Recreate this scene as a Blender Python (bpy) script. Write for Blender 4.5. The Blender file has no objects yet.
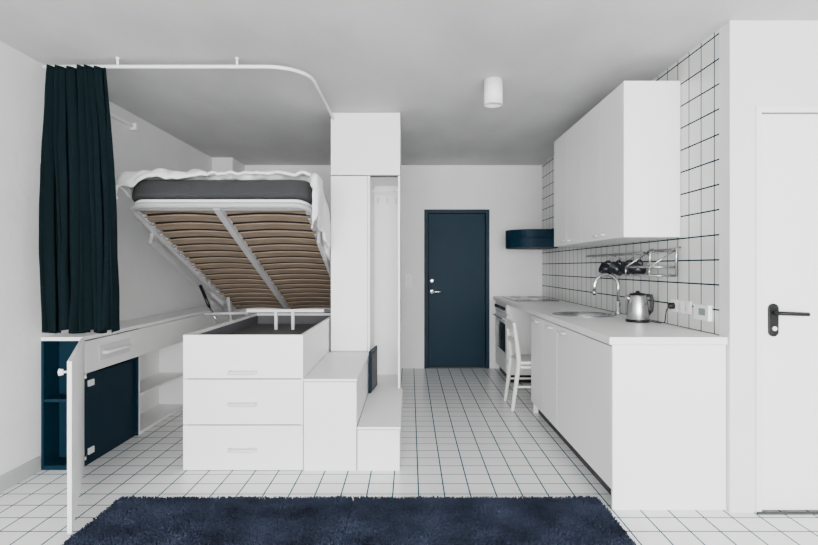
import bpy, bmesh, math, random
from mathutils import Vector, Matrix, noise
random.seed(3)
F=545.0; EYE=1.32
XL=-2.40; XR=1.72; YB=7.1; YR=2.93; H=2.645; XRR=3.0; YF=-4.5

# ---------------- materials ----------------
def mat(name,col,rough=0.5,metal=0.0,bump=0.0,bscale=60,var=0.0,vscale=4,coat=0.0,stretch=None,spec=0.5):
    m=bpy.data.materials.new(name); m.use_nodes=True
    nt=m.node_tree; b=nt.nodes['Principled BSDF']
    b.inputs['Base Color'].default_value=(*col,1); b.inputs['Roughness'].default_value=rough
    b.inputs['Metallic'].default_value=metal
    b.inputs['Coat Weight'].default_value=coat
    b.inputs['Specular IOR Level'].default_value=spec
    geo=nt.nodes.new('ShaderNodeNewGeometry')
    src=geo.outputs['Position']
    if stretch:
        mp=nt.nodes.new('ShaderNodeMapping'); mp.inputs['Scale'].default_value=stretch
        nt.links.new(src,mp.inputs['Vector']); src=mp.outputs['Vector']
    if var>0:
        n=nt.nodes.new('ShaderNodeTexNoise'); n.inputs['Scale'].default_value=vscale; n.inputs['Detail'].default_value=5
        nt.links.new(src,n.inputs['Vector'])
        r=nt.nodes.new('ShaderNodeValToRGB')
        r.color_ramp.elements[0].position=0.3; r.color_ramp.elements[1].position=0.7
        r.color_ramp.elements[0].color=(*[c*(1-var) for c in col],1)
        r.color_ramp.elements[1].color=(*[min(1,c*(1+var)) for c in col],1)
        nt.links.new(n.outputs['Fac'],r.inputs['Fac']); nt.links.new(r.outputs['Color'],b.inputs['Base Color'])
    if bump>0:
        n=nt.nodes.new('ShaderNodeTexNoise'); n.inputs['Scale'].default_value=bscale; n.inputs['Detail'].default_value=4
        nt.links.new(src,n.inputs['Vector'])
        bp=nt.nodes.new('ShaderNodeBump'); bp.inputs['Strength'].default_value=bump; bp.inputs['Distance'].default_value=0.01
        nt.links.new(n.outputs['Fac'],bp.inputs['Height']); nt.links.new(bp.outputs['Normal'],b.inputs['Normal'])
    return m

def tile_mat(name,axes,size,w,tile,grout,offs=(0,0),rough=0.25):
    m=bpy.data.materials.new(name); m.use_nodes=True
    nt=m.node_tree; b=nt.nodes['Principled BSDF']; L=nt.links.new
    geo=nt.nodes.new('ShaderNodeNewGeometry'); sep=nt.nodes.new('ShaderNodeSeparateXYZ')
    L(geo.outputs['Position'],sep.inputs[0])
    outs=[]
    cells=[]
    for a,o in zip(axes,offs):
        ad=nt.nodes.new('ShaderNodeMath'); ad.operation='ADD'; ad.inputs[1].default_value=100*size-o
        L(sep.outputs[a],ad.inputs[0])
        dv=nt.nodes.new('ShaderNodeMath'); dv.operation='DIVIDE'; dv.inputs[1].default_value=size; L(ad.outputs[0],dv.inputs[0])
        fr=nt.nodes.new('ShaderNodeMath'); fr.operation='FRACT'; L(dv.outputs[0],fr.inputs[0])
        fl=nt.nodes.new('ShaderNodeMath'); fl.operation='FLOOR'; L(dv.outputs[0],fl.inputs[0]); cells.append(fl)
        sb=nt.nodes.new('ShaderNodeMath'); sb.operation='SUBTRACT'; sb.inputs[1].default_value=0.5; L(fr.outputs[0],sb.inputs[0])
        ab=nt.nodes.new('ShaderNodeMath'); ab.operation='ABSOLUTE'; L(sb.outputs[0],ab.inputs[0])
        gt=nt.nodes.new('ShaderNodeMath'); gt.operation='GREATER_THAN'; gt.inputs[1].default_value=0.5-0.5*w/size; L(ab.outputs[0],gt.inputs[0])
        outs.append(gt)
    mx=nt.nodes.new('ShaderNodeMath'); mx.operation='MAXIMUM'; L(outs[0].outputs[0],mx.inputs[0]); L(outs[1].outputs[0],mx.inputs[1])
    cb=nt.nodes.new('ShaderNodeCombineXYZ'); L(cells[0].outputs[0],cb.inputs[0]); L(cells[1].outputs[0],cb.inputs[1])
    wn=nt.nodes.new('ShaderNodeTexWhiteNoise'); wn.noise_dimensions='3D'; L(cb.outputs[0],wn.inputs['Vector'])
    mr=nt.nodes.new('ShaderNodeMapRange'); mr.inputs['To Min'].default_value=0.95; mr.inputs['To Max'].default_value=1.0; L(wn.outputs['Value'],mr.inputs['Value'])
    vm=nt.nodes.new('ShaderNodeVectorMath'); vm.operation='SCALE'; vm.inputs[0].default_value=tile; L(mr.outputs[0],vm.inputs['Scale'])
    mix=nt.nodes.new('ShaderNodeMix'); mix.data_type='RGBA'
    L(mx.outputs[0],mix.inputs[0]); L(vm.outputs[0],mix.inputs[6]); mix.inputs[7].default_value=(*grout,1)
    L(mix.outputs[2],b.inputs['Base Color'])
    rr=nt.nodes.new('ShaderNodeMapRange'); rr.inputs['To Min'].default_value=rough; rr.inputs['To Max'].default_value=0.9; L(mx.outputs[0],rr.inputs['Value'])
    L(rr.outputs[0],b.inputs['Roughness'])
    rs=nt.nodes.new('ShaderNodeMapRange'); rs.inputs['To Min'].default_value=0.4; rs.inputs['To Max'].default_value=0.0; L(mx.outputs[0],rs.inputs['Value'])
    L(rs.outputs[0],b.inputs['Specular IOR Level'])
    return m

M_wall=mat('plaster_white',(0.75,0.75,0.75),0.85,bump=0.3,bscale=14,var=0.04,vscale=2)
M_ceil=mat('ceiling_concrete',(0.58,0.58,0.58),0.9,bump=0.4,bscale=9,var=0.09,vscale=2.2,stretch=(1,0.5,1))
M_floor=tile_mat('floor_tiles',(0,1),0.15,0.008,(0.84,0.85,0.84),(0.003,0.075,0.11),offs=(0.05,0.02))
M_wtile=tile_mat('wall_tiles',(1,2),0.14,0.009,(0.72,0.73,0.71),(0.001,0.020,0.028),offs=(0.14,0.10))
M_lac=mat('white_lacquer',(0.87,0.87,0.87),0.4)
M_lac2=mat('white_laminate',(0.84,0.84,0.84),0.5)
M_hand=mat('handle_white_plastic',(0.72,0.72,0.72),0.4)
M_ctop=mat('countertop_white',(0.84,0.84,0.83),0.35)
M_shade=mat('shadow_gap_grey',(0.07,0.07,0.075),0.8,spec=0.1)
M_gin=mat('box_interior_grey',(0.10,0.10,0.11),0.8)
M_blue=mat('navy_teal_paint',(0.002,0.017,0.032),0.5,spec=0.15)
M_door=mat('door_teal_paint',(0.003,0.020,0.037),0.5,var=0.1,vscale=3,spec=0.12)
M_curt=mat('curtain_fabric',(0.0035,0.0085,0.0105),0.95,bump=0.3,bscale=250,spec=0.05)
M_rug=mat('rug_navy',(0.027,0.034,0.056),1.0,bump=0.0,bscale=140,var=0.45,vscale=5,spec=0.05)
M_steel=mat('brushed_steel',(0.45,0.45,0.46),0.25,1.0)
M_chrome=mat('chrome',(0.62,0.62,0.63),0.1,1.0)
M_black=mat('black_plastic',(0.005,0.005,0.006),0.4,spec=0.3)
M_glass=mat('black_glass',(0.006,0.006,0.008),0.1)
M_frame=mat('bed_frame_grey_metal',(0.44,0.44,0.45),0.4)
M_slat=mat('slat_birch',(0.225,0.170,0.125),0.6,var=0.25,vscale=5,stretch=(1,14,14),spec=0.2)
M_mat=mat('mattress_grey',(0.046,0.047,0.050),0.95,bump=0.4,bscale=200,spec=0.1)
M_duv=mat('duvet_white',(0.82,0.82,0.83),0.9,bump=0.5,bscale=22)
M_chair=mat('chair_white_paint',(0.80,0.80,0.77),0.5)
M_base=mat('grey_base_tile',(0.42,0.43,0.43),0.4,var=0.05,vscale=8)
M_mug=mat('mug_navy_enamel',(0.004,0.008,0.014),0.3)
M_screen=mat('display_grey',(0.2,0.24,0.24),0.3)

# ---------------- builder ----------------
class B:
    def __init__(s,name,mats,bevel=0.0,M=None,smooth=False):
        s.name=name; s.mats=mats; s.bm=bmesh.new(); s.bev=bevel; s.M=M; s.smooth=smooth
    def _mi(s,geom,mi,sm=False):
        for f in geom: f.material_index=mi; f.smooth=sm
    def box(s,x0,x1,y0,y1,z0,z1,mi=0,rot=None,piv=None):
        v=[s.bm.verts.new((x,y,z)) for x in (x0,x1) for y in (y0,y1) for z in (z0,z1)]
        idx=[(0,1,3,2),(4,6,7,5),(0,4,5,1),(2,3,7,6),(0,2,6,4),(1,5,7,3)]
        fs=[s.bm.faces.new([v[i] for i in q]) for q in idx]
        s._mi(fs,mi)
        if rot:
            bmesh.ops.rotate(s.bm,verts=v,cent=Vector(piv),matrix=rot)
        return v
    def tube(s,path,r,mi=0,seg=10,closed=False,caps=True):
        P=[Vector(p) for p in path]; n=len(P)
        R=r if isinstance(r,(list,tuple)) else [r]*n
        T=[]
        for i in range(n):
            if closed: t=P[(i+1)%n]-P[i-1]
            else: t=P[min(i+1,n-1)]-P[max(i-1,0)]
            T.append(t.normalized())
        up=Vector((0,0,1)) if abs(T[0].z)<0.9 else Vector((1,0,0))
        N=(up-T[0]*up.dot(T[0])).normalized(); rings=[]
        for i in range(n):
            N=(N-T[i]*N.dot(T[i])).normalized(); Bn=T[i].cross(N)
            rings.append([s.bm.verts.new(P[i]+(N*math.cos(a)+Bn*math.sin(a))*R[i]) for a in [2*math.pi*k/seg for k in range(seg)]])
        fs=[]
        for i in range(n if closed else n-1):
            a=rings[i]; b=rings[(i+1)%n]
            for k in range(seg): fs.append(s.bm.faces.new((a[k],a[(k+1)%seg],b[(k+1)%seg],b[k])))
        s._mi(fs,mi,True)
        if caps and not closed:
            s._mi([s.bm.faces.new(rings[0][::-1]),s.bm.faces.new(rings[-1])],mi)
    def cyl(s,p,q,r,mi=0,seg=20): s.tube([p,q],r,mi,seg)
    def lathe(s,prof,c,mi=0,seg=32,axis='Z'):
        c=Vector(c); rings=[]
        for (r,h) in prof:
            ring=[]
            for k in range(seg):
                a=2*math.pi*k/seg
                if axis=='Z': p=Vector((r*math.cos(a),r*math.sin(a),h))
                elif axis=='Y': p=Vector((r*math.cos(a),h,r*math.sin(a)))
                else: p=Vector((h,r*math.cos(a),r*math.sin(a)))
                ring.append(s.bm.verts.new(c+p))
            rings.append(ring)
        fs=[]
        for a,b in zip(rings[:-1],rings[1:]):
            for k in range(seg): fs.append(s.bm.faces.new((a[k],a[(k+1)%seg],b[(k+1)%seg],b[k])))
        s._mi(fs,mi,True)
    def prism(s,pts,z0,z1,mi=0,sm=False):
        a=[s.bm.verts.new((x,y,z0)) for x,y in pts]; b=[s.bm.verts.new((x,y,z1)) for x,y in pts]
        n=len(pts); fs=[s.bm.faces.new((a[i],a[(i+1)%n],b[(i+1)%n],b[i])) for i in range(n)]
        s._mi(fs,mi,sm); s._mi([s.bm.faces.new(a[::-1]),s.bm.faces.new(b)],mi)
    def done(s,parent=None):
        bm=s.bm
        if s.M is not None: bm.transform(s.M)
        bmesh.ops.recalc_face_normals(bm,faces=bm.faces)
        xs=[v.co for v in bm.verts]
        lo=Vector([min(v[i] for v in xs) for i in range(3)]); hi=Vector([max(v[i] for v in xs) for i in range(3)])
        c=(lo+hi)/2; c.z=lo.z
        bmesh.ops.translate(bm,verts=bm.verts,vec=-c)
        me=bpy.data.meshes.new(s.name); bm.to_mesh(me); bm.free()
        for m in s.mats: me.materials.append(m)
        o=bpy.data.objects.new(s.name,me); o.location=c
        bpy.context.scene.collection.objects.link(o)
        if s.bev>0:
            md=o.modifiers.new('bev','BEVEL'); md.width=s.bev; md.segments=2; md.limit_method='ANGLE'; md.angle_limit=math.radians(50)
        if parent:
            o.parent=parent; o.location=c-parent.location
        return o

# ---------------- room shell ----------------
def slab(name,x0,x1,y0,y1,z0,z1,m):
    b=B(name,[m]); b.box(x0,x1,y0,y1,z0,z1); return b.done()
slab('floor',XL-0.1,XRR+0.1,YF-0.1,YB+0.1,-0.1,0,M_floor)
slab('ceiling',XL-0.1,XRR+0.1,YF-0.1,YB+0.1,H,H+0.1,M_ceil)
slab('wall_left',XL-0.1,XL,YF,YB+0.1,0,H,M_wall)
b=B('wall_back',[M_wall]); dx0,dx1,dz=0.185,1.035,2.07
b.box(XL,dx0,YB,YB+0.12,0,H); b.box(dx1,XR,YB,YB+0.12,0,H); b.box(dx0,dx1,YB,YB+0.12,dz,H); b.box(dx0,dx1,YB+0.10,YB+0.12,0,dz)
b.done()
slab('wall_right',XR,XR+0.1,YR+0.1,YB+0.12,0,H,M_wtile)
b=B('wall_right_front',[M_wall]); rx0,rx1,rz=1.855,2.80,2.18
b.box(XR,rx0,YR,YR+0.1,0,H); b.box(rx1,XRR+0.1,YR,YR+0.1,0,H); b.box(rx0,rx1,YR,YR+0.1,rz,H); b.box(rx0,rx1,YR+0.09,YR+0.1,0,rz)
b.done()
slab('wall_side_right',XRR,XRR+0.1,YF,YR,0,H,M_wall)
b=B('wall_front',[M_wall])
wx0,wx1,wz0,wz1=-2.1,2.7,0.25,2.5
b.box(XL,wx0,YF-0.1,YF,0,H); b.box(wx1,XRR,YF-0.1,YF,0,H); b.box(wx0,wx1,YF-0.1,YF,0,wz0); b.box(wx0,wx1,YF-0.1,YF,wz1,H)
b.done()
b=B('window_1',[M_lac],0.004)
t=0.06
b.box(wx0,wx1,YF-0.08,YF-0.02,wz0,wz0+t); b.box(wx0,wx1,YF-0.08,YF-0.02,wz1-t,wz1)
for x in (wx0,wx0+1.58,wx0+3.16,wx1-t): b.box(x,x+t,YF-0.08,YF-0.02,wz0+t,wz1-t)
b.done()
slab('wall_corner_pier',XL,-2.15,6.6,YB,0,H,M_wall)
b=B('baseboard_left',[M_base],0.001)
y=YF+0.01
while y<3.49:
    y2=min(y+0.297,3.52); b.box(XL,XL+0.01,y,y2,0.002,0.098); y+=0.30
b.done()

# blue entrance door
b=B('door_1',[M_door,M_blue,M_chrome,M_shade],0.002)
b.box(dx0,dx0+0.05,YB-0.012,YB+0.09,0,dz,1); b.box(dx1-0.05,dx1,YB-0.012,YB+0.09,0,dz,1); b.box(dx0+0.05,dx1-0.05,YB-0.012,YB+0.09,dz-0.05,dz,1)
b.box(dx0+0.058,dx1-0.058,YB+0.012,YB+0.06,0.02,dz-0.058,0)
b.box(dx0+0.05,dx1-0.05,YB-0.005,YB+0.08,0,0.018,3)
b.box(dx0+0.05,dx1-0.05,YB+0.06,YB+0.08,0.018,dz-0.05,3)
hx=dx0+0.10
b.lathe([(0,0),(0.028,0),(0.028,-0.012),(0,-0.012)],(hx,YB+0.01,1.00),2,20,'Y')
b.tube([(hx,YB,1.0),(hx,YB-0.05,1.0),(hx+0.02,YB-0.055,1.0),(hx+0.12,YB-0.055,1.0)],0.010,2)
b.lathe([(0,0),(0.026,0),(0.026,-0.015),(0,-0.015)],(hx,YB+0.01,1.14),2,20,'Y')
b.done()
# white door on right
b=B('door_2',[M_lac,M_lac2,M_black,M_shade],0.002)
b.box(rx0,rx0+0.03,YR-0.012,YR+0.08,0,rz,1); b.box(rx1-0.03,rx1,YR-0.012,YR+0.08,0,rz,1); b.box(rx0+0.03,rx1-0.03,YR-0.012,YR+0.08,rz-0.03,rz,1)
b.box(rx0+0.037,rx1-0.037,YR+0.004,YR+0.05,0.012,rz-0.037,0)
b.box(rx0+0.03,rx1-0.03,YR+0.05,YR+0.06,0.0,rz-0.03,3)
hx=1.952
pl=[]
for k in range(24):
    a=2*math.pi*k/24; pl.append((hx+0.027*math.cos(a),(0.062 if math.sin(a)>=0 else -0.062)+0.027*math.sin(a)))
verts0=[b.bm.verts.new((x,YR+0.004,1.035+z)) for x,z in pl]; verts1=[b.bm.verts.new((x,YR-0.008,1.035+z)) for x,z in pl]
fs=[b.bm.faces.new((verts0[i],verts0[(i+1)%24],verts1[(i+1)%24],verts1[i])) for i in range(24)]+[b.bm.faces.new(verts1)]
b._mi(fs,2)
b.tube([(hx,YR,1.075),(hx,YR-0.05,1.075),(hx+0.015,YR-0.06,1.075),(hx+0.15,YR-0.06,1.07)],0.011,2)
b.lathe([(0,0),(0.012,0),(0.012,-0.012),(0,-0.012)],(hx,YR-0.006,0.99),1,16,'Y')
b.done()
b=B('trim_1',[M_shade]); b.box(rx0,rx1,YR-0.025,YR-0.013,0,0.01); b.done()

# switches
b=B('light_switch',[M_lac,M_hand],0.002)
b.box(-0.06,0.02,YB-0.012,YB,1.14,1.22); b.box(-0.045,0.005,YB-0.018,YB-0.012,1.155,1.205,1)
b.box(-0.06,0.02,YB-0.012,YB,1.05,1.13); b.box(-0.045,0.005,YB-0.018,YB-0.012,1.065,1.115,1)
b.done()

# ---------------- kitchen ----------------
KX=1.10; KY=2.96
b=B('kitchen_base_cabinet',[M_lac,M_shade,M_lac2,M_hand],0.001)
b.box(KX+0.021,XR-0.004,KY+0.02,4.95,0.10,0.895,2)
b.box(KX+0.0185,KX+0.021,KY+0.02,4.95,0.10,0.895,1)
b.box(KX-0.0,XR-0.003,KY,KY+0.02,0,0.897,0)
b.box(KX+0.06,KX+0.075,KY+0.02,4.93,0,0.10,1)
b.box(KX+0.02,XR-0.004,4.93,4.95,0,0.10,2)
for (ya,yb) in ((2.985,4.074),(4.084,4.512),(4.520,4.948)):
    b.box(KX,KX+0.018,ya,yb,0.105,0.885,0)
for yc in (3.90,4.26,4.70):
    b.tube([(KX,yc-0.06,0.85),(KX-0.028,yc-0.055,0.85),(KX-0.028,yc+0.055,0.85),(KX,yc+0.06,0.85)],0.007,3,8)
b.done()
b=B('kitchen_countertop',[M_ctop,M_lac],0.003)
sx,sy,sr=1.39,4.36,0.215
N=48
ang=[2*math.pi*k/N for k in range(N)]
x0,x1,y0,y1=KX-0.02,XR-0.002,KY-0.012,YB-0.003
ya,yb=sy-0.25,sy+0.25
def sqpt(a):
    c,s_=math.cos(a),math.sin(a)
    tx=((x1-sx) if c>0 else (x0-sx))/c if abs(c)>1e-9 else 1e9
    ty=((yb-sy) if s_>0 else (ya-sy))/s_ if abs(s_)>1e-9 else 1e9
    tt=min(tx,ty); return (sx+c*tt,sy+s_*tt)
cor=[math.atan2(yy-sy,xx-sx)%(2*math.pi) for xx in (x0,x1) for yy in (ya,yb)]
ang=sorted(set(ang+cor)); N=len(ang)
for z,flip in ((0.94,0),(0.90,1)):
    inn=[b.bm.verts.new((sx+sr*math.cos(a),sy+sr*math.sin(a),z)) for a in ang]
    out=[b.bm.verts.new((*sqpt(a),z)) for a in ang]
    for i in range(N): b.bm.faces.new((inn[i],out[i],out[(i+1)%N],inn[(i+1)%N]))
for i in range(N):
    a,a2=ang[i],ang[(i+1)%N]
    q=[sqpt(a),sqpt(a2)]
    if abs(q[0][0]-q[1][0])<1e-6:
        b.bm.faces.new([b.bm.verts.new(p) for p in ((*q[0],0.90),(*q[1],0.90),(*q[1],0.94),(*q[0],0.94))])
    c=[(sx+sr*math.cos(t_),sy+sr*math.sin(t_)) for t_ in (a,a2)]
    b.bm.faces.new([b.bm.verts.new(p) for p in ((*c[0],0.90),(*c[1],0.90),(*c[1],0.94),(*c[0],0.94))])
b.box(x0,x1,y0,ya,0.90,0.94); b.box(x0,x1,yb,y1,0.90,0.94)
bmesh.ops.remove_doubles(b.bm,verts=b.bm.verts,dist=1e-5)
b.bev=0
b.done()
b=B('kitchen_sink',[M_steel,M_black])
b.lathe([(0.245,0.9405),(0.245,0.945),(0.215,0.946),(0.205,0.940),(0.20,0.90)],(sx,sy,0),0,48)
b.lathe([(0.20,0.90),(0.19,0.899),(0.17,0.897),(0.03,0.896),(0.0,0.896)],(sx,sy,0),0,48)
b.done()
b=B('kitchen_faucet',[M_chrome])
fx,fy=1.665,4.36
b.lathe([(0,0.941),(0.026,0.941),(0.026,0.955),(0.020,0.965),(0.020,1.04),(0.014,1.05)],(fx,fy,0),0,24)
pth=[(fx,fy,1.03),(fx,fy,1.15)]
for k in range(13):
    a=math.pi*k/12; pth.append((fx-0.095+0.095*math.cos(a),fy,1.165+0.095*math.sin(a)))
pth.append((fx-0.19,fy,1.12))
b.tube(pth,0.0125,0,14)
b.tube([(fx-0.19,fy,1.135),(fx-0.19,fy,1.095)],0.015,0,14)
b.tube([(fx,fy,1.00),(fx-0.01,fy-0.05,1.01),(fx-0.02,fy-0.09,1.03)],0.007,0,10)
b.done()
# stove
b=B('oven_cooker',[M_lac,M_glass,M_steel,M_black],0.003)
b.box(KX+0.02,XR-0.01,6.20,7.02,0.09,0.895,0)
b.box(KX+0.05,XR-0.05,6.22,7.0,0.0,0.09,3)
b.box(KX,KX+0.02,6.205,7.015,0.78,0.89,0)
b.box(KX,KX+0.02,6.205,7.015,0.25,0.77,0)
b.box(KX-0.004,KX,6.29,6.93,0.33,0.66,1)
b.box(KX,KX+0.02,6.205,7.015,0.10,0.24,0)
b.tube([(KX,6.27,0.72),(KX-0.04,6.275,0.72),(KX-0.04,6.945,0.72),(KX,6.95,0.72)],0.008,2)
for yc in (6.3,6.42,6.54,6.68,6.80,6.92): b.lathe([(0,0),(0.018,0),(0.02,0.025),(0,0.025)],(KX-0.025,yc,0.835),3,16,'X')
b.done()
b=B('cooktop',[M_glass,M_steel],0.001)
b.box(1.17,1.66,6.05,6.95,0.9405,0.948)
for (cx,cy,r) in ((1.30,6.27,0.09),(1.54,6.27,0.07),(1.30,6.73,0.07),(1.54,6.73,0.09)):
    b.tube([(cx+r*math.cos(2*math.pi*k/32),cy+r*math.sin(2*math.pi*k/32),0.949) for k in range(32)],0.0015,1,6,True)
b.done()
# range hood
b=B('range_hood',[M_door,M_shade,M_blue],0.002)
pts=[(XR-0.003,6.90)]+[(1.46+0.30*math.cos(a),6.60+0.30*math.sin(a)) for a in [math.pi/2+math.pi*k/24 for k in range(25)]]+[(XR-0.003,6.30)]
b.prism(pts,1.55,1.76,0,False)
pts2=[(x*0.985+0.015*1.6,6.6+(y-6.6)*0.93) for x,y in pts]
b.prism([(min(x,XR-0.004),y) for x,y in pts2],1.54,1.55,1)
b.tube([(x,y,1.66) for x,y in pts],0.004,2,6)
b.done()
# upper cabinet
UX=1.358
b=B('kitchen_wall_cabinet',[M_lac,M_shade,M_lac2,M_hand],0.001)
b.box(UX+0.021,XR-0.003,3.475,5.14,1.512,2.50,2)
b.box(UX+0.0185,UX+0.021,3.475,5.138,1.513,2.498,1)
b.box(UX,XR-0.003,3.46,3.475,1.51,2.502,0)
for i in range(4):
    ya=3.479+i*0.4155; b.box(UX,UX+0.018,ya,ya+0.411,1.512,2.498,0)
for yc in (3.83,3.95,4.66,4.78):
    b.tube([(UX,yc-0.035,1.545),(UX-0.022,yc-0.033,1.545),(UX-0.022,yc+0.033,1.545),(UX,yc+0.035,1.545)],0.007,3,8)
b.done()
# rail and wire shelf
b=B('kitchen_utensil_rail',[M_steel])
b.cyl((XR-0.05,3.88,1.42),(XR-0.05,5.15,1.42),0.010)
for y in (3.92,4.55,5.1):
    b.cyl((XR-0.003,y,1.42),(XR-0.05,y,1.42),0.006)
    b.lathe([(0,0),(0.018,0),(0.018,-0.006),(0,-0.006)],(XR-0.002,y,1.42),0,16,'X')
b.done()
b=B('wire_shelf',[M_steel])
y0,y1,x0,x1=3.46,3.84,XR-0.20,XR-0.03
for z in (1.265,1.32):
    b.tube([(x0,y0,z),(x1,y0,z),(x1,y1,z),(x0,y1,z)],0.007,0,8,True)
for i in range(10):
    y=y0+(y1-y0)*i/9; b.cyl((x0,y,1.265),(x1,y,1.265),0.004,0,6)
for (x,y) in ((x0,y0),(x0,y1),(x1,y0),(x1,y1)): b.cyl((x,y,1.265),(x,y,1.32),0.006,0,8)
for y in (y0,y1):
    b.tube([(x1,y,1.265),(x1,y,1.44),(XR-0.004,y,1.445)],0.008,0,8)
    b.tube([(x0,y,1.32),(x1,y,1.43)],0.005,0,8)
b.cyl((x1,y0,1.43),(x1,y1,1.43),0.010)
b.done()
def mug(name,y,rot):
    b=B(name,[M_mug])
    b.lathe([(0,0),(0.038,0),(0.043,0.006),(0.048,0.09),(0.045,0.09),(0.040,0.01),(0,0.008)],(0,0,-0.045),0,28)
    b.tube([(0.042+0.030*math.sin(math.pi*k/10),0,0.028*math.cos(math.pi*k/10)) for k in range(11)],0.006,0,8)
    b.tube([(0.066,0,0.0),(0.085,0,0.005),(0.096,0,0.0),(0.090,0,-0.01)],0.002,0,6)
    R=Matrix.Translation((XR-0.064,y,1.303))@Matrix.Rotation(rot,4,'Z')@Matrix.Rotation(math.radians(-90+22),4,'Y')
    b.M=R; return b.done()
for i,y in enumerate((3.97,4.15,4.36,4.60)):
    mug('mug' if i==0 else 'mug.%03d'%i,y,math.radians([15,-10,20,0][i]))
# kettle
b=B('electric_kettle',[M_steel,M_black])
kx,ky=1.575,3.77
b.lathe([(0,0.942),(0.078,0.942),(0.078,0.958),(0.0,0.958)],(kx,ky,0),1,32)
b.lathe([(0.072,0.958),(0.074,0.965),(0.070,1.04),(0.062,1.115),(0.058,1.125)],(kx,ky,0),0,32)
b.lathe([(0.058,1.125),(0.05,1.138),(0.015,1.143),(0.012,1.155),(0,1.157)],(kx,ky,0),1,32)
b.tube([(kx+0.05,ky-0.01,1.125),(kx+0.085,ky-0.02,1.122),(kx+0.092,ky-0.02,1.09),(kx+0.088,ky-0.02,1.02),(kx+0.065,ky-0.01,0.985)],[0.011,0.012,0.012,0.011,0.009],1,10)
b.tube([(kx-0.05,ky,1.09),(kx-0.082,ky+0.005,1.122)],[0.022,0.010],0,12)
b.done()
b=B('power_outlet',[M_lac,M_hand,M_black],0.002)
b.box(XR-0.014,XR-0.001,3.40,3.48,1.03,1.11); b.box(XR-0.014,XR-0.001,3.32,3.395,1.03,1.11); b.box(XR-0.014,XR-0.001,3.485,3.565,1.03,1.11)
for y in (3.44,3.357): b.lathe([(0,0),(0.022,0),(0.022,-0.004),(0,-0.004)],(XR-0.014,y,1.07),1,20,'X')
b.lathe([(0,0),(0.022,0),(0.018,-0.035),(0,-0.035)],(XR-0.014,3.525,1.07),2,16,'X')
b.tube([(XR-0.045,3.525,1.07),(XR-0.06,3.53,1.04),(XR-0.055,3.56,0.96),(XR-0.06,3.62,0.948),(XR-0.065,3.70,0.947),(kx+0.081,3.75,0.947)],0.0035,2,8)
b.done()
b=B('wall_thermostat',[M_lac,M_screen],0.003)
b.box(XR-0.024,XR-0.001,3.10,3.26,1.01,1.10); b.box(XR-0.026,XR-0.024,3.13,3.20,1.04,1.08,1)
b.done()

# chair
b=B('dining_chair',[M_chair],0.004)
cx0,cx1,cy0,cy1=0.99,1.37,4.98,5.40
b.box(cx0,cx1,cy0,cy1,0.43,0.455)
for y in (cy0+0.02,cy1-0.02):
    b.tube([(0.94,y,0.0),(1.00,y,0.44),(0.985,y,0.60),(0.955,y,0.81)],[0.016,0.023,0.021,0.016],0,10)
    b.tube([(1.37,y,0.0),(1.345,y,0.43)],[0.013,0.018],0,10)
    b.cyl((0.975,y,0.22),(1.36,y,0.22),0.009,0,10)
    b.cyl((1.0,y,0.40),(1.35,y,0.40),0.014,0,10)
for z0,z1,xx in ((0.72,0.81,0.958),(0.60,0.645,0.977)):
    b.box(xx-0.011,xx+0.011,cy0,cy1,z0,z1)
b.done()

# ceiling lamp
b=B('ceiling_spotlight',[M_lac,M_shade])
b.lathe([(0,H-0.001),(0.066,H-0.001),(0.066,2.467),(0.060,2.467),(0.056,2.50)],(0.59,3.86,0),0,40)
b.lathe([(0.056,2.50),(0,2.50)],(0.59,3.86,0),1,40)
b.done()

# ---------------- bed storage unit ----------------
CY=3.53
b=B('bed_storage_chest',[M_lac,M_shade,M_gin,M_lac2,M_hand],0.002)
X0,X1=-1.47,-0.694
b.box(X0,X0+0.02,CY+0.02,5.2,0,0.88,0); b.box(X1-0.02,X1,CY+0.02,5.2,0,0.88,0)
b.box(X0+0.02,X1-0.02,5.18,5.2,0,0.88,0)
b.box(X0+0.02,X1-0.02,CY+0.022,CY+0.035,0,0.87,1)
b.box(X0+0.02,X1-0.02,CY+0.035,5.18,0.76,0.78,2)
b.box(X0+0.021,X0+0.024,CY+0.036,5.179,0.78,0.86,2); b.box(X1-0.024,X1-0.021,CY+0.036,5.179,0.78,0.86,2)
b.box(X0+0.024,X1-0.024,5.174,5.179,0.78,0.86,2)
for z0,z1,hz in ((0.004,0.293,0.14),(0.300,0.591,0.435),(0.598,0.88,0.64)):
    b.box(X0,X1,CY,CY+0.02,z0,z1,0)
    xc=-1.083
    b.tube([(xc-0.085,CY,hz),(xc-0.08,CY-0.028,hz),(xc-0.06,CY-0.036,hz),(xc+0.06,CY-0.036,hz),(xc+0.08,CY-0.028,hz),(xc+0.085,CY,hz)],0.0115,4,10)
for x in (X0+0.30,X1-0.33):
    b.box(x,x+0.025,4.70,4.725,0.78,0.93,3)
b.box(X0+0.06,X1-0.05,4.70,4.725,0.93,0.955,3)
b.done()
b=B('bed_support_platform',[M_lac2],0.002)
b.box(-1.95,-0.70,5.22,6.45,0,0.55); b.box(-1.95,-1.90,6.2,6.4,0.55,0.70); b.box(-0.76,-0.70,6.2,6.4,0.55,0.70)
b.done()
b=B('storage_steps',[M_lac,M_shade],0.0015)
b.box(-0.689,-0.347,CY,4.656,0.0,0.574); b.box(-0.691,-0.343,CY-0.002,4.656,0.578,0.595)
b.box(-0.688,-0.349,CY+0.004,4.65,0.574,0.578,1)
b.box(-0.341,-0.067,CY,4.656,0,0.263); b.box(-0.342,-0.063,CY-0.002,4.656,0.267,0.284)
b.box(-0.340,-0.069,CY+0.004,4.65,0.263,0.267,1)
b.box(-0.3465,-0.3415,CY+0.006,4.65,0.0,0.28,1)
b.done()
b=B('wardrobe',[M_lac,M_shade,M_lac2,M_steel,M_hand],0.001)
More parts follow.
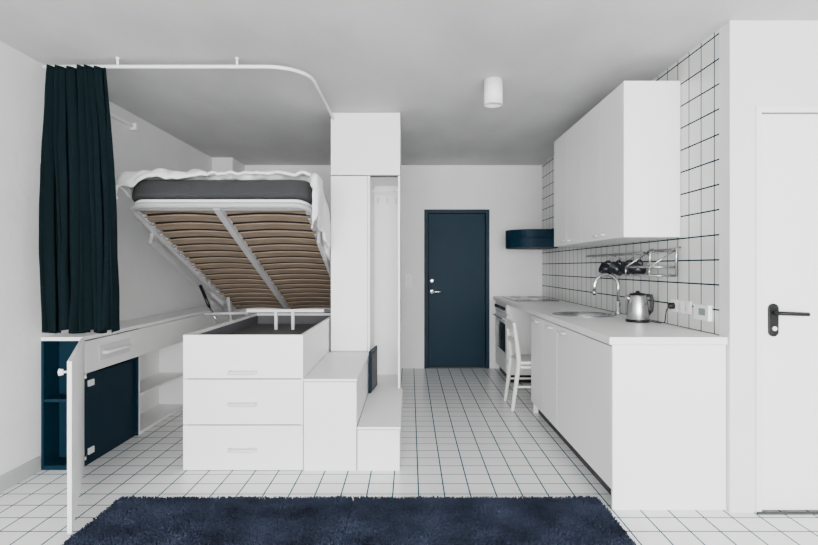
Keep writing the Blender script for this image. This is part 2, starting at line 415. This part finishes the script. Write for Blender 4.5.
W0,W1,W2=-0.676,-0.343,-0.085; Y0,Y1=4.66,5.28
b.box(W0,W1-0.018,Y0+0.022,Y1,0,2.10,2)
b.box(W0+0.001,W1-0.018,Y0+0.0195,Y0+0.022,0.596,2.10,1)
b.box(W1-0.018,W1,Y0+0.002,Y1,0,2.10,0)
b.box(W1,W2-0.018,Y1-0.018,Y1,0.0,2.10,2)
b.box(W2-0.018,W2,Y0,Y1,0,2.10,0)
b.box(W1,W2-0.018,Y0,Y1-0.018,0,0.284,0)
b.box(W0,W2,Y0+0.022,Y1,2.10,2.64,2)
b.box(W0+0.001,W2-0.001,Y0+0.0195,Y0+0.022,2.09,2.638,1)
b.box(W0,W2,Y0,Y0+0.018,2.107,2.64,0)
b.box(W0,W1-0.021,Y0,Y0+0.018,0.602,2.098,0)
b.cyl((W1,5.0,2.02),(W2-0.018,5.0,2.02),0.009,4,12)
for x in (-0.30,-0.22,-0.14):
    b.tube([(x,5.262,1.97),(x,5.22,1.96),(x,5.205,1.93),(x,5.20,1.985)],0.007,4,8)
b.done()
b=B('framed_blue_panel',[M_blue,M_black],0.002)
b.box(-0.338,-0.322,4.46,4.80,0.2855,0.63,0)
b.box(-0.322,-0.318,4.49,4.77,0.31,0.60,1)
b.M=Matrix.Translation((-0.338,4.46,0))@Matrix.Rotation(math.radians(-6),4,'Z')@Matrix.Translation((0.338,-4.46,0))
b.done()

# bed (local: x world, y along length, z normal)
Yn,Zn,Yf,Zf=3.9,1.775,6.35,0.80
Lb=math.hypot(Yf-Yn,Zn-Zf); th=math.atan2(Zn-Zf,Yf-Yn)
MB=Matrix.Translation((0,Yn,Zn))@Matrix.Rotation(-th,4,'X')
bx0,bx1=-2.06,-0.70
def rrect(x0,x1,y0,y1,r,z,n=7):
    p=[]
    for cx,cy,a0 in ((x1-r,y1-r,0),(x0+r,y1-r,90),(x0+r,y0+r,180),(x1-r,y0+r,270)):
        for k in range(n+1):
            a=math.radians(a0+90*k/n); p.append((cx+r*math.cos(a),cy+r*math.sin(a),z))
    return p
b=B('bed_frame',[M_frame,M_slat,M_black,M_steel,M_lac2],0.0,M=MB)
b.tube(rrect(bx0+0.025,bx1-0.025,0.025,Lb-0.025,0.12,0.0),0.022,0,12,True)
b.tube(rrect(bx0+0.035,bx1-0.035,0.035,Lb-0.035,0.11,0.035),0.016,4,10,True)
xm=(bx0+bx1)/2-0.015
b.box(xm-0.024,xm+0.024,0.04,Lb-0.04,-0.03,0.0)
ns=18
for i in range(ns):
    yc=0.14+i*(Lb-0.26)/(ns-1)
    for (xa,xb) in ((bx0+0.05,xm-0.01),(xm+0.01,bx1-0.05)):
        n=8
        top=[];bot=[]
        for k in range(n+1):
            x=xa+(xb-xa)*k/n; z=0.006+0.018*math.sin(math.pi*k/n)
            top.append([b.bm.verts.new((x,yc+s*0.044,z+0.010)) for s in (-1,1)])
            bot.append([b.bm.verts.new((x,yc+s*0.044,z)) for s in (-1,1)])
        fs=[]
        for k in range(n):
            fs.append(b.bm.faces.new((top[k][0],top[k+1][0],top[k+1][1],top[k][1])))
            fs.append(b.bm.faces.new((bot[k][0],bot[k][1],bot[k+1][1],bot[k+1][0])))
            for s in (0,1): fs.append(b.bm.faces.new((top[k][s],top[k+1][s],bot[k+1][s],bot[k][s])))
        b._mi(fs,1)
        for xx in (xa,xb): b.box(xx-0.02,xx+0.02,yc-0.038,yc+0.038,-0.004,0.004,0)
b.box(bx0+0.03,bx1-0.03,0.06,0.09,-0.01,0.02,0)
inv=MB.inverted()
def W(p): return tuple(inv@Vector(p))
for sx_ in (bx0+0.02,bx1-0.02):
    b.box(sx_-0.012,sx_+0.012,0.45,2.25,-0.11,-0.075,0)
    b.box(sx_-0.012,sx_+0.012,0.45,0.50,-0.08,0.0,0); b.box(sx_-0.012,sx_+0.012,2.2,2.25,-0.08,0.0,0)
b.tube([W((-2.02,5.25,1.14)),W((-1.90,5.15,0.95))],0.016,2,10)
b.tube([W((-1.90,5.15,0.95)),W((-1.80,5.10,0.80))],0.010,3,10)
b.tube([W((-1.92,5.75,1.0)),W((-1.86,5.75,0.56))],0.018,0,10)
b.tube([W((-1.90,5.05,0.885)),W((-1.50,5.05,0.895))],0.014,0,10)
b.done()
# mattress
b=B('mattress',[M_mat],0.0,M=MB)
b.prism([(x,y) for x,y,_ in rrect(bx0+0.02,bx1-0.012,-0.01,Lb-0.03,0.10,0)],0.056,0.200,0,True)
b.bev=0.03
o=b.done(); o.modifiers['bev'].segments=4
# duvet
b=B('duvet',[M_duv],0.0,M=MB)
mx0,mx1=bx0+0.01,bx1-0.0
nu,nv=140,120
rows=[]
for j in range(nv+1):
    row=[]
    for i in range(nu+1):
        u=i/nu; w=j/nv
        s=-0.10+u*((mx1-mx0)+0.10+0.32)
        x=mx0+s
        z=0.210
        tfront=0.012+0.13*max(0,1-u*2.4)+0.035*noise.noise(Vector((u*5,0,5)))+0.015*noise.noise(Vector((u*14,0,9)))+(0.14 if u>0.81 else 0)
        t_=-tfront+w*(2.45+tfront)
        y=t_
        W_=(mx1-mx0)
        top=min(1,max(0,(t_+0.03)/0.07))*min(1,max(0,(s+0.03)/0.08))*min(1,max(0,(W_-s)/0.08))
        if t_<-0.012:
            over=-0.012-t_; y=-0.038-0.2*min(over,0.06); z-=over
        if s<0: 
            x=mx0-0.033; z-=(-s)*0.9
        hang=0
        if s>W_:
            hang=s-W_
            k=max(0.25,1-0.5*max(0,w-0.25)*2)
            x=mx1+0.02+0.018*math.sin(w*30)*min(1,hang*6)
            z-=hang*k
        p=Vector((x*3.0,y*3.0,z*3))
        a=0.028*noise.noise(p*1.1)+0.022*noise.noise(p*2.6+Vector((7,0,0)))+0.012*noise.noise(p*6)
        z+=abs(a)*1.4+top*(0.042+0.045*noise.noise(Vector((x*3.2,y*3,0)))+0.03*noise.noise(Vector((x*8,y*8,4))))
        x+=a*0.5; y-=abs(a)*0.9 if t_<0.02 else 0
        if hang>0 and Yn+y*math.cos(th)+z*math.sin(th)>4.45: x=min(x,-0.712)
        row.append(b.bm.verts.new((x,y,z)))
    rows.append(row)
for j in range(nv):
    for i in range(nu): 
        f=b.bm.faces.new((rows[j][i],rows[j][i+1],rows[j+1][i+1],rows[j+1][i])); f.smooth=True
o=b.done()
md=o.modifiers.new('sol','SOLIDIFY'); md.thickness=0.024; md.offset=1
md=o.modifiers.new('sub','SUBSURF'); md.levels=1; md.render_levels=1

# ---------------- left low cabinet ----------------
LX=-2.13; ZT=0.865
b=B('low_sideboard',[M_lac,M_blue,M_shade,M_lac2,M_hand],0.0015)
b.box(XL+0.003,LX+0.005,3.54,6.55,ZT-0.025,ZT,0)
b.box(XL+0.003,LX-0.02,3.54,4.28,0.0,0.03,1)
b.box(XL+0.003,XL+0.018,3.54,3.72,0.03,ZT-0.025,1); b.box(LX-0.018,LX,3.54,3.72,0.03,ZT-0.025,1)
b.box(XL+0.018,LX-0.018,3.70,3.72,0.03,ZT-0.025,1); b.box(XL+0.018,LX-0.018,3.545,3.70,0.44,0.46,1)
b.box(XL+0.003,XL+0.018,3.72,4.28,0.03,0.84,1)
b.box(XL+0.018,LX,4.265,4.28,0.0,0.84,1)
b.box(LX-0.035,LX-0.02,3.72,4.265,0.03,0.60,1)
b.box(LX+0.001,LX+0.018,3.56,4.275,0.625,0.834,0)
b.box(XL+0.02,LX-0.001,3.73,4.25,0.66,0.80,3)
yc=3.90; hf=LX+0.018
b.box(hf,hf+0.006,yc-0.20,yc+0.20,0.685,0.785,4)
b.tube([(hf+0.004,yc-0.16,0.735),(hf+0.032,yc-0.15,0.735),(hf+0.032,yc+0.15,0.735),(hf+0.004,yc+0.16,0.735)],0.014,0,10)
b.box(XL+0.003,XL+0.015,4.28,5.2,0.0,0.84,0)
b.box(XL+0.015,LX,4.28,4.30,0.0,0.62,0); b.box(XL+0.015,LX,5.18,5.2,0,0.62,0)
b.box(XL+0.015,LX-0.005,4.30,5.18,0.30,0.318,0); b.box(XL+0.015,LX,4.30,5.18,0.0,0.02,0)
b.box(LX-0.018,LX,4.283,6.5,0.62,0.834,0)
b.box(XL+0.015,LX-0.018,4.30,5.2,0.62,0.635,0)
b.box(XL+0.003,LX,5.2,6.5,0.0,0.618,0)
for z in (0.10,0.55):
    b.box(LX+0.0,LX+0.012,3.60,3.66,z-0.02,z+0.02,3)
b.done()
# open door
b=B('sideboard_door',[M_lac,M_lac2,M_steel],0.002)
ax,ay=LX+0.012,3.525; bx_,by_=-1.662,2.66
d=Vector((bx_-ax,by_-ay,0)); Ld=d.length
b.box(0,Ld,-0.010,0.010,0.015,ZT-0.005,0)
b.tube([(Ld-0.06,-0.01,0.80),(Ld-0.06,-0.035,0.80)],[0.008,0.008],2,12)
b.lathe([(0,0),(0.014,0),(0.018,-0.02),(0,-0.024)],(Ld-0.06,-0.03,0.80),1,16,'Y')
for z in (0.10,0.62):
    b.lathe([(0,0),(0.018,0),(0.018,0.004),(0,0.004)],(0.03,0.010,z),2,16,'Y')
    b.box(0.0,0.07,0.010,0.025,z-0.012,z+0.012,2)
b.M=Matrix.Translation((ax,ay,0))@Matrix.Rotation(math.atan2(d.y,d.x),4,'Z')
b.done()

# ---------------- curtain & track ----------------
b=B('curtain',[M_curt])
nu,nv=240,70; rows=[]
for j in range(nv+1):
    w=j/nv; z=2.568-w*(2.568-0.915)
    xl=-2.270-0.035*w**0.7-0.01*math.sin(w*3); xr=-1.925+0.095*math.sin(min(1,w*1.1)*math.pi/2)
    row=[]
    for i in range(nu+1):
        u=i/nu
        ph=u*2*math.pi*6.5+1.5*math.sin(u*7+w*0.9)+0.5*math.sin(w*4+u*5)+0.4*math.sin(u*19)
        amp=(0.042+0.016*math.sin(u*11+w*2))*(0.7+0.3*w)
        x=xl+(xr-xl)*u+0.016*math.cos(ph*2)+0.008*math.sin(w*6+u*20)*w
        y=3.425+amp*math.sin(ph)+0.012*math.sin(ph*2.3+w*2)*(0.4+0.6*w)+0.01*noise.noise(Vector((u*10,w*6,0)))
        zz=z+0.015*math.sin(ph*0.5+1)*w+ (0.012*abs(math.sin(ph)) if j==0 else 0)
        row.append(b.bm.verts.new((max(x,XL+0.012),y,zz)))
    rows.append(row)
for j in range(nv):
    for i in range(nu):
        f=b.bm.faces.new((rows[j][i],rows[j][i+1],rows[j+1][i+1],rows[j+1][i])); f.smooth=True
o=b.done(); md=o.modifiers.new('sol','SOLIDIFY'); md.thickness=0.003
b=B('curtain_track',[M_lac])
TZ=2.588; r=0.26; tx=-0.655
path=[(-2.32,3.45,TZ),(-1.6,3.45,TZ)]
for k in range(11):
    a=math.pi/2*k/10; path.append((tx-r+r*math.sin(a),3.45+r-r*math.cos(a),TZ))
path.append((tx,4.655,TZ))
b.tube(path,0.012,0,10)
for (x,y) in ((-1.85,3.45),(-1.095,3.45)):
    b.cyl((x,y,TZ),(x,y,H-0.001),0.008,0,10); b.lathe([(0,H-0.001),(0.014,H-0.001),(0.014,H-0.008),(0,H-0.008)],(x,y,0),0,16)
b.done()
b=B('wall_rail_bracket',[M_lac],0.002)
b.box(XL+0.001,XL+0.03,4.15,4.75,2.52,2.545); b.box(XL+0.001,XL+0.05,4.2,4.22,2.50,2.56); b.box(XL+0.001,XL+0.05,4.68,4.70,2.50,2.56)
b.done()

# ---------------- rug ----------------
def rug(name,x0,x1,y0,y1):
    V=[];Fc=[]
    st=0.03
    nx=int((x1-x0)/st); ny=int((y1-y0)/st)
    for j in range(ny+1):
        for i in range(nx+1):
            e=min(i,nx-i,j,ny-j)
            V.append((x0+(x1-x0)*i/nx,y0+(y1-y0)*j/ny,0.014 if e>0 else 0.002))
    for j in range(ny):
        for i in range(nx):
            a=j*(nx+1)+i; Fc.append((a,a+1,a+nx+2,a+nx+1))
    st=0.0080
    tx_=int((x1-x0)/st); ty_=int((y1-y0)/st)
    for j in range(ty_):
        for i in range(tx_):
            x=x0+(i+random.random())*st; y=y0+(j+random.random())*st
            if y<2.0 and (i+j)%2: continue
            if abs(x+0.318)<0.005: continue
            r=random.uniform(0.004,0.0065); h=random.uniform(0.024,0.032)+0.005*noise.noise(Vector((x*6,y*6,0)))
            lx=0.008*noise.noise(Vector((x*4,y*4,3)))+random.uniform(-0.005,0.005); ly=0.008*noise.noise(Vector((x*4,y*4,9)))+random.uniform(-0.005,0.005)
            a0=random.uniform(0,2.1); n0=len(V)
            for k in range(3):
                a=a0+k*2.094; V.append((x+r*math.cos(a),y+r*math.sin(a),0.010))
            for k in range(3):
                a=a0+k*2.094; V.append((x+lx+r*0.7*math.cos(a),y+ly+r*0.7*math.sin(a),h))
            for k in range(3):
                k2=(k+1)%3; Fc.append((n0+k,n0+k2,n0+3+k2,n0+3+k))
            Fc.append((n0+3,n0+4,n0+5))
    me=bpy.data.meshes.new(name); me.from_pydata(V,[],Fc); me.materials.append(M_rug)
    o=bpy.data.objects.new(name,me); bpy.context.scene.collection.objects.link(o); return o
rug('shag_rug',-1.625,1.06,1.15,3.07)

# ---------------- lights & camera ----------------
ld=bpy.data.lights.new('window_daylight','AREA'); ld.shape='RECTANGLE'; ld.size=wx1-wx0; ld.size_y=wz1-wz0; ld.energy=1080; ld.color=(1.0,0.995,0.99)
lo=bpy.data.objects.new('window_daylight',ld); lo.location=((wx0+wx1)/2,YF-0.15,(wz0+wz1)/2); lo.rotation_euler=(math.radians(90),0,0)
bpy.context.scene.collection.objects.link(lo)
w=bpy.data.worlds.new('World'); bpy.context.scene.world=w; w.use_nodes=True
w.node_tree.nodes['Background'].inputs[0].default_value=(0.9,0.95,1,1); w.node_tree.nodes['Background'].inputs[1].default_value=1.0
cd=bpy.data.cameras.new('cam'); cd.sensor_width=36; cd.lens=545.0/818*36; cd.shift_x=-1/818; cd.shift_y=-5.5/818; cd.clip_start=0.05
co=bpy.data.objects.new('camera',cd); co.location=(0,0,EYE); co.rotation_euler=(math.radians(90),0,0)
bpy.context.scene.collection.objects.link(co); bpy.context.scene.camera=co
